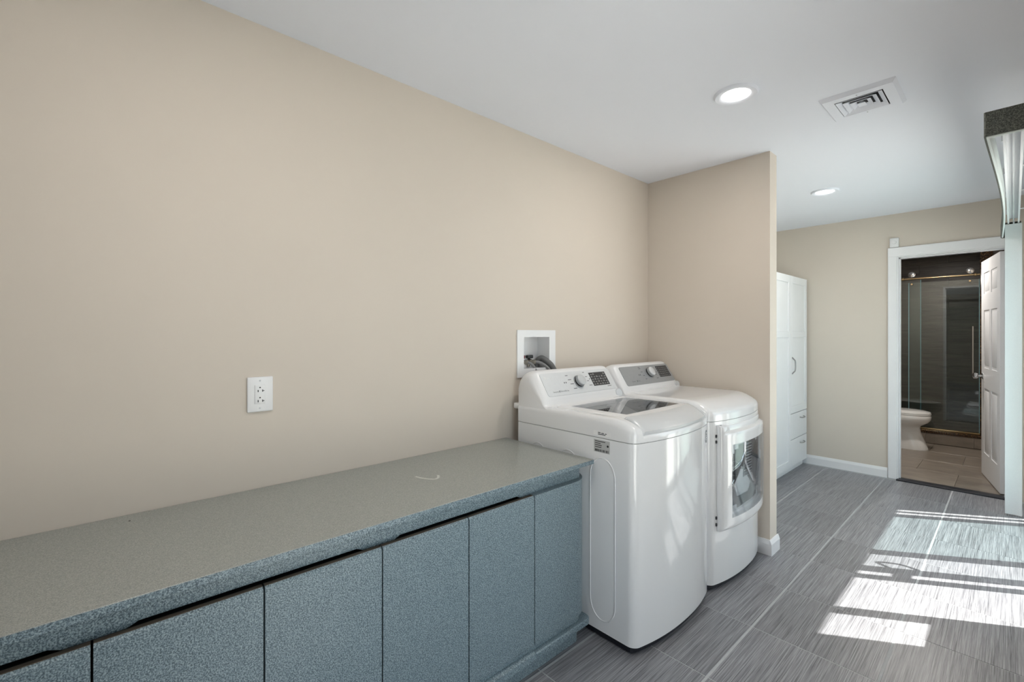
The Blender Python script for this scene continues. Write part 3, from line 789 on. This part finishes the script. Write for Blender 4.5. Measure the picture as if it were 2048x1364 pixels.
# console
cw, PW, ww, fpw = console(wa, WY0 + .006, WY1 - .006, 'silver')
knob(PW, .325, .070, cw)
bm = bmesh.new(); PW.bar(bm, .440, .590, .034, .118, .0025, .0035); dsp = mk('display', bm, 'display', cw)
bm = bmesh.new()
for r in range(5):
    b0 = .042 + r * .0155
    for k in range(6):
        if r == 4 and 1 < k < 5: continue
        a0 = .447 + k * .0238 + random.uniform(0, .003)
        PW.bar(bm, a0, a0 + random.uniform(.010, .016), b0, b0 + .0026, .0035, .0038)
        if (r + k) % 2: PW.bar(bm, a0 + .003, a0 + .010, b0 + .0052, b0 + .0072, .0035, .0038)
mk('display_legends', bm, 'label', dsp)['kind'] = 'stuff'
bm = bmesh.new()
for a, b, w_ in ((.238, .112, .020), (.246, .086, .026), (.252, .060, .026), (.262, .032, .026), (.392, .122, .015), (.398, .094, .018), (.398, .068, .018), (.402, .040, .026)):
    PW.bar(bm, a, a + w_, b, b + .0034, .0025, .0029)
for a in (.205, .219): PW.bar(bm, a, a + .006, .069, .077, .0025, .0029)
PW.bar(bm, .560, .566, .022, .027, .0025, .0029); PW.bar(bm, .570, .594, .023, .0265, .0025, .0029)
add_lathe(bm, [(0, 0), (.004, 0), (.004, .0004), (0, .0004)], PW.p(.428, .080, .0025), PW.n, 12)
mk('cycle_legends', bm, 'print', fpw)['kind'] = 'stuff'
bm = bmesh.new(); PW.text(bm, 'Inverter', .094, .022, .0125, .0028); PW.text(bm, 'DirectDrive', .150, .022, .0135, .0028)
add_lathe(bm, [(.0026, 0), (.0052, 0), (.0052, .0004), (.0026, .0004)], PW.p(.142, .0265, .0025), PW.n, 16)
mk('lettering', bm, 'print', fpw, smooth=False)
bm = bmesh.new(); PW.text(bm, 'LG', .086, .104, .017, .0028)
add_lathe(bm, [(0, 0), (.0085, 0), (.0085, .0004), (0, .0004)], PW.p(.075, .110, .0025), PW.n, 20)
mk('badge', bm, 'printw', fpw, smooth=False)
lathe('hinge_cap', [(0, -.004), (.026, -.004), (.026, .004), (.022, .008), (0, .008)], (-1.572, WY1 - .040, .994), (1, -.25, .35), 'ltgrey', cw, 24)
box('rear_bracket', -1.80, -1.752, WY0 + .01, WY0 + .05, .945, .975, 'whiteplastic', wa, .006, 2)
# side: pressed stadium outlines, labels
def stadium(xc, hw, z0, z1, n=14):
    P_ = []
    for k in range(n + 1): a = math.pi * k / n; P_.append((xc + hw * math.cos(a), WY0, z1 - hw * 1.3 + hw * 1.3 * math.sin(a)))
    for k in range(n + 1): a = math.pi * (1 + k / n); P_.append((xc + hw * math.cos(a), WY0, z0 + hw * 1.3 + hw * 1.3 * math.sin(a)))
    return P_ + [P_[0]]
bm = bmesh.new()
for xc in (-1.215, -1.412, -1.609): add_tube(bm, stadium(xc, .066, .085, .797), .0028, 8, False)
mk('pressed_outline', bm, 'white', wa)
PS = Plane((-1.28, WY0, .80), (1, 0, 0), (0, 0, 1))
bm = bmesh.new(); PS.bar(bm, .018, .108, .093, .113, 0, .0006); s1 = mk('label_strip', bm, 'whiteplastic', wa)
bm = bmesh.new()
for a, w_, b in ((.042, .014, .104), (.060, .014, .103), (.080, .008, .102), (.042, .040, .097)): PS.bar(bm, a, a + w_, b, b + .004, .0006, .0009)
mk('label_print', bm, 'print', s1)['kind'] = 'stuff'
bm = bmesh.new(); PS.bar(bm, .020, .104, .020, .074, 0, .0006); s2 = mk('rating_plate', bm, 'label', wa)
bm = bmesh.new()
for k in range(4): PS.bar(bm, .026, .026 + (.055, .030, .036, .034)[k], .066 - k * .0085, .069 - k * .0085, .0006, .0009)
for k in range(16): PS.bar(bm, .026 + k * .0046, .026 + k * .0046 + random.choice((.0012, .002, .003)), .023, .033, .0006, .0009)
add_lathe(bm, [(0, 0), (.005, 0), (.005, .0003), (0, .0003)], PS.p(.094, .052, .0006), PS.n, 14)
mk('label_print', bm, 'black', s2)['kind'] = 'stuff'
fx = front_x(2.29, WY0, WY1)
PF = Plane((front_x(2.272, WY0, WY1) + .0005, 2.272, .80), (fx - front_x(2.272, WY0, WY1) + .0, .018, 0), (0, 0, 1))
bm = bmesh.new()
PF.plate(bm, rrect(.002, .018, .030, .056, .003), 0, .0006); PF.bar(bm, .003, .017, .012, .026, 0, .0006); PF.plate(bm, rrect(.002, .016, -.006, .008, .004), 0, .0006)
lb = mk('energy_sticker', bm, 'print', wa)
bm = bmesh.new(); add_lathe(bm, [(0, 0), (.004, 0), (.004, .0003), (0, .0003)], PF.p(.010, .043, .0006), PF.n, 12); PF.bar(bm, .005, .009, .016, .022, .0006, .0009); PF.bar(bm, .011, .015, .016, .022, .0006, .0009); mk('sticker_print', bm, 'printw', lb)

# dryer
DY0, DY1 = 2.352, 3.018
dy = thing('clothes_dryer', 'white front-load dryer with glass door beside the partition wall', 'dryer', (-1.39, 2.69, 0))
hole = (2.492, 2.958, .385, .745)
appliance_body(dy, DY0, DY1, .036, .882, hole)
kick_base(dy, DY0, DY1, .036)
deck(dy, DY0, DY1, .885, .985, .055, .14)
bm = bmesh.new(); add_prism(bm, [(XBK + .012, DY0 + .004)] + [(front_x(y, DY0, DY1) - .004, min(max(y, DY0 + .004), DY1 - .004)) for y in lin(DY0 + .01, DY1 - .01, 16)] + [(XBK + .012, DY1 - .004)], 'z', .880, .887)
mk('seam', bm, 'tub', dy)
cd, PD, wd_, fpd = console(dy, DY0 + .006, DY1 - .006, 'silverd')
knob(PD, .352, .078, cd)
bm = bmesh.new(); PD.bar(bm, .462, .604, .040, .122, .0025, .0035); dsp = mk('display', bm, 'display', cd)
bm = bmesh.new()
for r in range(5):
    for k in range(6):
        a0 = .470 + k * .0222; PD.bar(bm, a0, a0 + random.uniform(.006, .012), .048 + r * .015, .0497 + r * .015, .0035, .0037)
mk('display_legends', bm, 'label', dsp)['kind'] = 'stuff'
bm = bmesh.new()
for a, b, w_ in ((.255, .122, .022), (.255, .112, .022), (.262, .088, .022), (.268, .062, .020), (.276, .036, .018), (.410, .112, .016), (.415, .086, .018), (.415, .060, .018), (.410, .034, .024)):
    PD.bar(bm, a, a + w_, b, b + .0034, .0025, .0029)
for a in (.222, .237): PD.bar(bm, a, a + .007, .066, .075, .0025, .0029)
add_lathe(bm, [(0, 0), (.004, 0), (.004, .0004), (0, .0004)], PD.p(.442, .080, .0025), PD.n, 12)
mk('cycle_legends', bm, 'print', fpd)['kind'] = 'stuff'
bm = bmesh.new(); PD.text(bm, 'Sensor', .116, .026, .0135, .0028); PD.text(bm, 'Dry', .184, .026, .0135, .0028)
add_lathe(bm, [(.0026, 0), (.0052, 0), (.0052, .0004), (.0026, .0004)], PD.p(.174, .031, .0025), PD.n, 16)
mk('lettering', bm, 'print', fpd, smooth=False)
lathe('hinge_cap', [(0, -.004), (.022, -.004), (.022, .004), (.018, .007), (0, .007)], (-1.572, DY1 - .034, .996), (1, -.25, .35), 'ltgrey', cd, 24)
# door: bowed frame with window, pull recess on top
oy0, oy1, oz0, oz1 = 2.402, 3.008, .312, .862
gy0, gy1, gz0, gz1 = 2.482, 2.990, .372, .757
dys = sorted(set([oy0, oy0 + .002, oy0 + .008, oy0 + .018, gy0, gy1, oy1 - .009, oy1 - .004, oy1] + lin(gy0 + .05, gy1 - .05, 10)))
dzs = sorted(set([oz0, oz0 + .002, oz0 + .008, oz0 + .018, oz0 + .03, gz0, gz1, .775, .800, .812, .818, .823, .828, .836, .848, .856, oz1] + lin(gz0 + .06, gz1 - .06, 5)))
def door_x(y): return front_x(y, DY0, DY1, .0) + .030
def door_front(y, z):
    s = min(y - oy0, oy1 - y, z - oz0, oz1 - z); x = door_x(y); r = .018
    if s < r: x -= .020 * (1 - math.sqrt(max(0, 1 - (1 - s / r) ** 2)))
    if z > .815 and y > oy0 + .02: x -= .024 * clamp((z - .817) / .010) * clamp((y - oy0 - .02) / .022)
    return (x, y, z)
ddoor = gridshell('dryer_door', dys, dzs, door_front, lambda y, z: (front_x(y, DY0, DY1, .0) + .001, y, z), 'white', dy, lambda y, z: not (gy0 < y < gy1 and gz0 < z < gz1))
gys = lin(gy0, gy1, 12)
gridshell('door_glass', gys, [gz0, (gz0 + gz1) / 2, gz1], lambda y, z: (door_x(y) - .001, y, z), lambda y, z: (door_x(y) - .005, y, z), 'doorglass', ddoor)
bm = bmesh.new()
ring_o = rrect(gy0, gy1, gz0, gz1, .004, 2); ring_i = rrect(gy0 + .026, gy1 - .016, gz0 + .022, gz1 - .022, .075, 8)
mk_ = gridshell('inner_rim', lin(gy0, gy1, 24), lin(gz0, gz1, 18), lambda y, z: (front_x(y, DY0, DY1, .0) - .002, y, z), lambda y, z: (front_x(y, DY0, DY1, .0) - .008, y, z), 'ltgrey', ddoor,
                lambda y, z: (abs((y - 2.742) / .226) ** 3.2 + abs((z - .562) / .176) ** 3.2) > 1.0)
bm.free()
for z0 in (.800, .770, .375, .340): box('hinge', front_x(2.397, DY0, DY1) - .002, front_x(2.397, DY0, DY1) + .006, 2.390, 2.400, z0, z0 + .016, 'display', dy, .002, 1)
# drum behind the glass
DC = Vector((0, 2.725, .565))
bm = bmesh.new(); add_lathe(bm, [(.252, -1.035), (.262, -1.06), (.285, -1.10), (.285, -1.60), (0, -1.60)], (0, DC.y, DC.z), (1, 0, 0), 48)
mk('drum', bm, 'drum', dy, normals=False)
bm = bmesh.new(); add_lathe(bm, [(0, .002), (.190, .002), (.190, .008), (0, .008)], (-1.598, DC.y, DC.z), (1, 0, 0), 36); bp_ = mk('back_plate', bm, 'tub', dy)
for k in range(11): box('dark_slat', -1.588, -1.582, DC.y + .02, DC.y + .165, DC.z - .10 + k * .026, DC.z - .088 + k * .026, 'display', bp_)
for k in range(3):
    a = math.radians(90 + 120 * k); c, s = math.cos(a), math.sin(a)
    bm = bmesh.new()
    q = [Vector((x, DC.y + c * r - s * w_, DC.z + s * r + c * w_)) for x in (-1.585, -1.10) for r, w_ in ((.283, -.035), (.215, -.008), (.215, .008), (.283, .035))]
    vs_ = [bm.verts.new(v) for v in q]
    for f in ((0, 1, 2, 3), (4, 7, 6, 5), (0, 4, 5, 1), (1, 5, 6, 2), (2, 6, 7, 3), (3, 7, 4, 0)): bm.faces.new([vs_[i] for i in f])
    mk('drum_baffle', bm, 'silver', dy)
bm = bmesh.new()  # chrome lines, plates and dark bars set just behind the glass
for o in (-.007, .007):
    add_tube(bm, smooth_path([(-1.056, 2.811 + o, .745), (-1.058, 2.812 + o, .690), (-1.060, 2.816 + o, .645), (-1.062, 2.833 + o, .585), (-1.062, 2.885 + o, .52), (-1.058, 2.945 + o, .448)], 6), .0032, 8)
    add_tube(bm, smooth_path([(-1.060, 2.805 + o, .650 + o), (-1.062, 2.760, .605 + o), (-1.060, 2.690, .587 + o), (-1.054, 2.560, .578 + o)], 6), .0032, 8)
for q in ((2.60, .640, 2.80, .585), (2.62, .600, 2.79, .560), (2.58, .470, 2.66, .520)):
    add_tube(bm, [(-1.060, q[0], q[1]), (-1.060, q[2], q[3])], .0018, 6)
mk('chrome_lines', bm, 'chrome', dy)
lathe('drum_light_panel', [(0, 0), (.055, 0), (.055, .004), (0, .004)], (-1.588, DC.y - .10, DC.z + .03), (1, 0, 0), 'ltgrey', dy, 20)
vp_ = box('slatted_plate', -1.074, -1.070, 2.826, 2.946, .500, .692, 'tub', dy, .0015, 1)
for k in range(11): box('dark_slat', -1.070, -1.0685, 2.832, 2.941, .506 + k * .0166, .517 + k * .0166, 'display', vp_)
bm = bmesh.new(); add_prism(bm, [(2.805, .570), (2.70, .475), (2.74, .405), (2.90, .400), (2.935, .455)], 'x', -1.078, -1.074, .001, 1); mk('pale_plate', bm, 'ltgrey', dy)
gr = bmesh.new()
for k in range(7): add_box(gr, -1.070, -1.066, 2.650 + k * .003, 2.664 + k * .003, .520 - k * .011, .528 - k * .011)
mk('dark_bars', gr, 'display', dy)

# ------------------------------------------------------------------ ceiling lamps and vent
def downlight(x, y, label, z=H, power=LAMP_W):
    t = thing('ceiling_light', label, 'ceiling light', (x, y, z - .012), 'recessed ceiling lights')
    bm = bmesh.new(); add_lathe(bm, [(.094, .012), (.094, .009), (.088, .0), (.072, .001), (.062, .006), (.060, .0118)], (x, y, z - .012), (0, 0, 1), 48)
    mk('trim_ring', bm, 'ceiling', t)
    bm = bmesh.new(); add_lathe(bm, [(0, .009), (.0605, .009), (.0605, .0115), (0, .0115)], (x, y, z - .012), (0, 0, 1), 40); mk('lens', bm, 'lens', t)
    d = bpy.data.lights.new('lamp_glow', 'AREA'); d.shape = 'DISK'; d.size = .115; d.energy = power; d.color = (1, .95, .88)
    o = bpy.data.objects.new('lamp_glow', d); COL.objects.link(o); o.parent = t; o.location = (0, 0, -.004)
    return t
downlight(-.866, 2.195, 'round recessed ceiling light above the washing machine')
downlight(-.990, 4.205, 'small round recessed ceiling light towards the bathroom door')
downlight(-.850, .18, 'recessed ceiling light mirrored in the shower glass')
downlight(-.66, 6.35, 'added unseen ceiling light over the bathroom floor', 2.40, 22.0)  # unseen lamp added to brighten the bathroom and its door

vt = thing('ceiling_vent', 'white rectangular ceiling air vent with nested louvres', 'vent', (-.485, 2.699, H - .016))
vx0, vx1, vy0, vy1 = -.628, -.342, 2.550, 2.848
def ring_frame(bm, x0, x1, y0, y1, wout, zo, zi, th=.002):
    """sloping rectangular louvre ring"""
    o = [(x0, y0), (x1, y0), (x1, y1), (x0, y1)]; i = [(x0 + wout, y0 + wout), (x1 - wout, y0 + wout), (x1 - wout, y1 - wout), (x0 + wout, y1 - wout)]
    V = [[bm.verts.new((*p, z)) for p in q] for q, z in ((o, zo), (i, zi), (i, zi + th), (o, zo + th))]
    for a in range(4):
        for k in range(4): bm.faces.new((V[a][k], V[a][(k + 1) % 4], V[(a + 1) % 4][(k + 1) % 4], V[(a + 1) % 4][k]))
bm = bmesh.new(); ring_frame(bm, vx0, vx1, vy0, vy1, .012, H - .001, H - .017); ring_frame(bm, vx0 + .012, vx1 - .012, vy0 + .012, vy1 - .012, .040, H - .017, H - .017)
mk('face_frame', bm, 'ceiling', vt, smooth=False)
box('duct_back', vx0 + .03, vx1 - .03, vy0 + .03, vy1 - .03, H - .0015, H - .0005, 'black', vt)
for k in range(3):
    q = .056 + k * .024
    bm = bmesh.new(); ring_frame(bm, vx0 + q, vx1 - q, vy0 + q, vy1 - q, .019, H - .020, H - .007); mk('louvre', bm, 'ceiling', vt, smooth=False)
bm = bmesh.new(); add_box(bm, vx0 + .128, vx1 - .128, vy0 + .128, vy1 - .128, H - .020, H - .006)
for v in bm.verts:
    if v.co.z > H - .01: v.co.x += .012 if v.co.x < -.485 else -.012; v.co.y += .016 if v.co.y < 2.699 else -.016
mk('centre_plate', bm, 'ceiling', vt, smooth=False)
for y in (vy0 + .032, vy1 - .032): lathe('screw', [(0, 0), (.003, 0), (.002, .0012), (0, .0014)], (-.485, y, H - .017), (0, 0, -1), 'silverd', vt, 10)

# ------------------------------------------------------------------ valance, blind track and vane stack
VY0, VY1 = 2.55, 5.03
va = thing('blind_valance', 'charcoal speckled window valance with white back at the right edge', 'valance', (-.02, 3.8, 2.06))
def vb(f): return 2.100 - .040 * f                                   # bottom edge
def vx(f): return -.0715 + .012 * f + .028 * math.sin(math.pi * f ** 1.15) * (1 - .25 * f)   # board bows towards the window
fs = lin(0, 1, 24)
def vy(f): return VY0 + (VY1 - VY0) * f
def board(xo, xi, name, m):
    secs = [[(vx(f) + xo, vy(f), vb(f)), (vx(f) + xi, vy(f), vb(f)), (vx(f) + xi, vy(f), vb(f) + .092), (vx(f) + xo, vy(f), vb(f) + .092)] for f in fs]
    return loft(name, secs, m, va, angle=30)
board(-.006, .0, 'front_board', 'lamdark'); board(.0, .008, 'board_back', 'inner')
bm = bmesh.new(); add_prism(bm, rrect(-.0775, .178, VY0 - .012, VY0, .0055, 3), 'z', 2.099, 2.193); mk('near_return', bm, 'lamdark', va)
box('return_edge', -.070, .176, VY0 - .010, VY0 + .004, 2.0945, 2.100, 'inner', va)
box('far_return', -.062, .038, VY1, VY1 + .012, 2.058, 2.170, 'lamdark', va)
trk = thing('vertical_blind', 'white vertical blind with its vanes stacked at the far end of the track', 'blind', (0, 4.9, .012))
bm = bmesh.new()
ty0, ty1 = VY0 + .03, 5.02
for x0, x1, z0, z1 in ((-.030, -.021, 2.157, 2.200), (.021, .030, 2.157, 2.200), (-.030, .030, 2.192, 2.200)): add_box(bm, x0, x1, ty0, ty1, z0, z1)
hr = mk('head_track', bm, 'alu', trk, smooth=False)
box('carrier_rod', -.003, .003, ty0, ty1, 2.176, 2.182, 'ltgrey', hr)
for y in (2.9, 3.5, 4.1, 4.7):
    bm = bmesh.new(); add_box(bm, -.034, .178, y - .012, y + .012, 2.200, 2.203); add_box(bm, .174, .178, y - .012, y + .012, 2.16, 2.24)
    add_box(bm, -.036, -.030, y - .004, y + .004, 2.172, 2.203); mk('bracket', bm, 'alu', hr, smooth=False)
for k in range(14):
    y = 4.985 + k * .0118 if k < 3 else 4.985 - .0 + k * .0118
    if y > 5.02: break
bm = bmesh.new()
n = 8
arc = [(-.0425 + .084 * i / n, .006 * (1 - (2 * i / n - 1) ** 2)) for i in range(n + 1)]
pts = arc + [(x, q - .0012) for x, q in reversed(arc)]
add_prism(bm, pts, 'z', .012, 2.150)
add_box(bm, -.002, .004, .002, .0045, 2.150, 2.180)
vane_o = mk('vane', bm, 'vane', trk)
off = vane_o.location.copy()
vys = [4.990 - .009 * 0 + k * .0095 for k in range(5)]
vane_o.location = off + Vector((0, vys[0], 0))
for y in vys[1:]:
    c = vane_o.copy(); COL.objects.link(c); c.parent = trk; c.location = off + Vector((random.uniform(-.002, .002), y, 0))

# door chime sensor on the casing corner
sn = thing('door_sensor', 'small white square sensor on the corner of the bathroom door casing', 'sensor', (-.742, YB, 2.138))
box('sensor_body', -.776, -.710, YB - .024, YB, 2.139, 2.226, 'whiteplastic', sn, .006, 2)
lathe('sensor_button', [(0, 0), (.016, 0), (.015, .0012), (0, .0015)], (-.742, YB - .024, 2.185), (0, -1, 0), 'ltgrey', sn, 20)
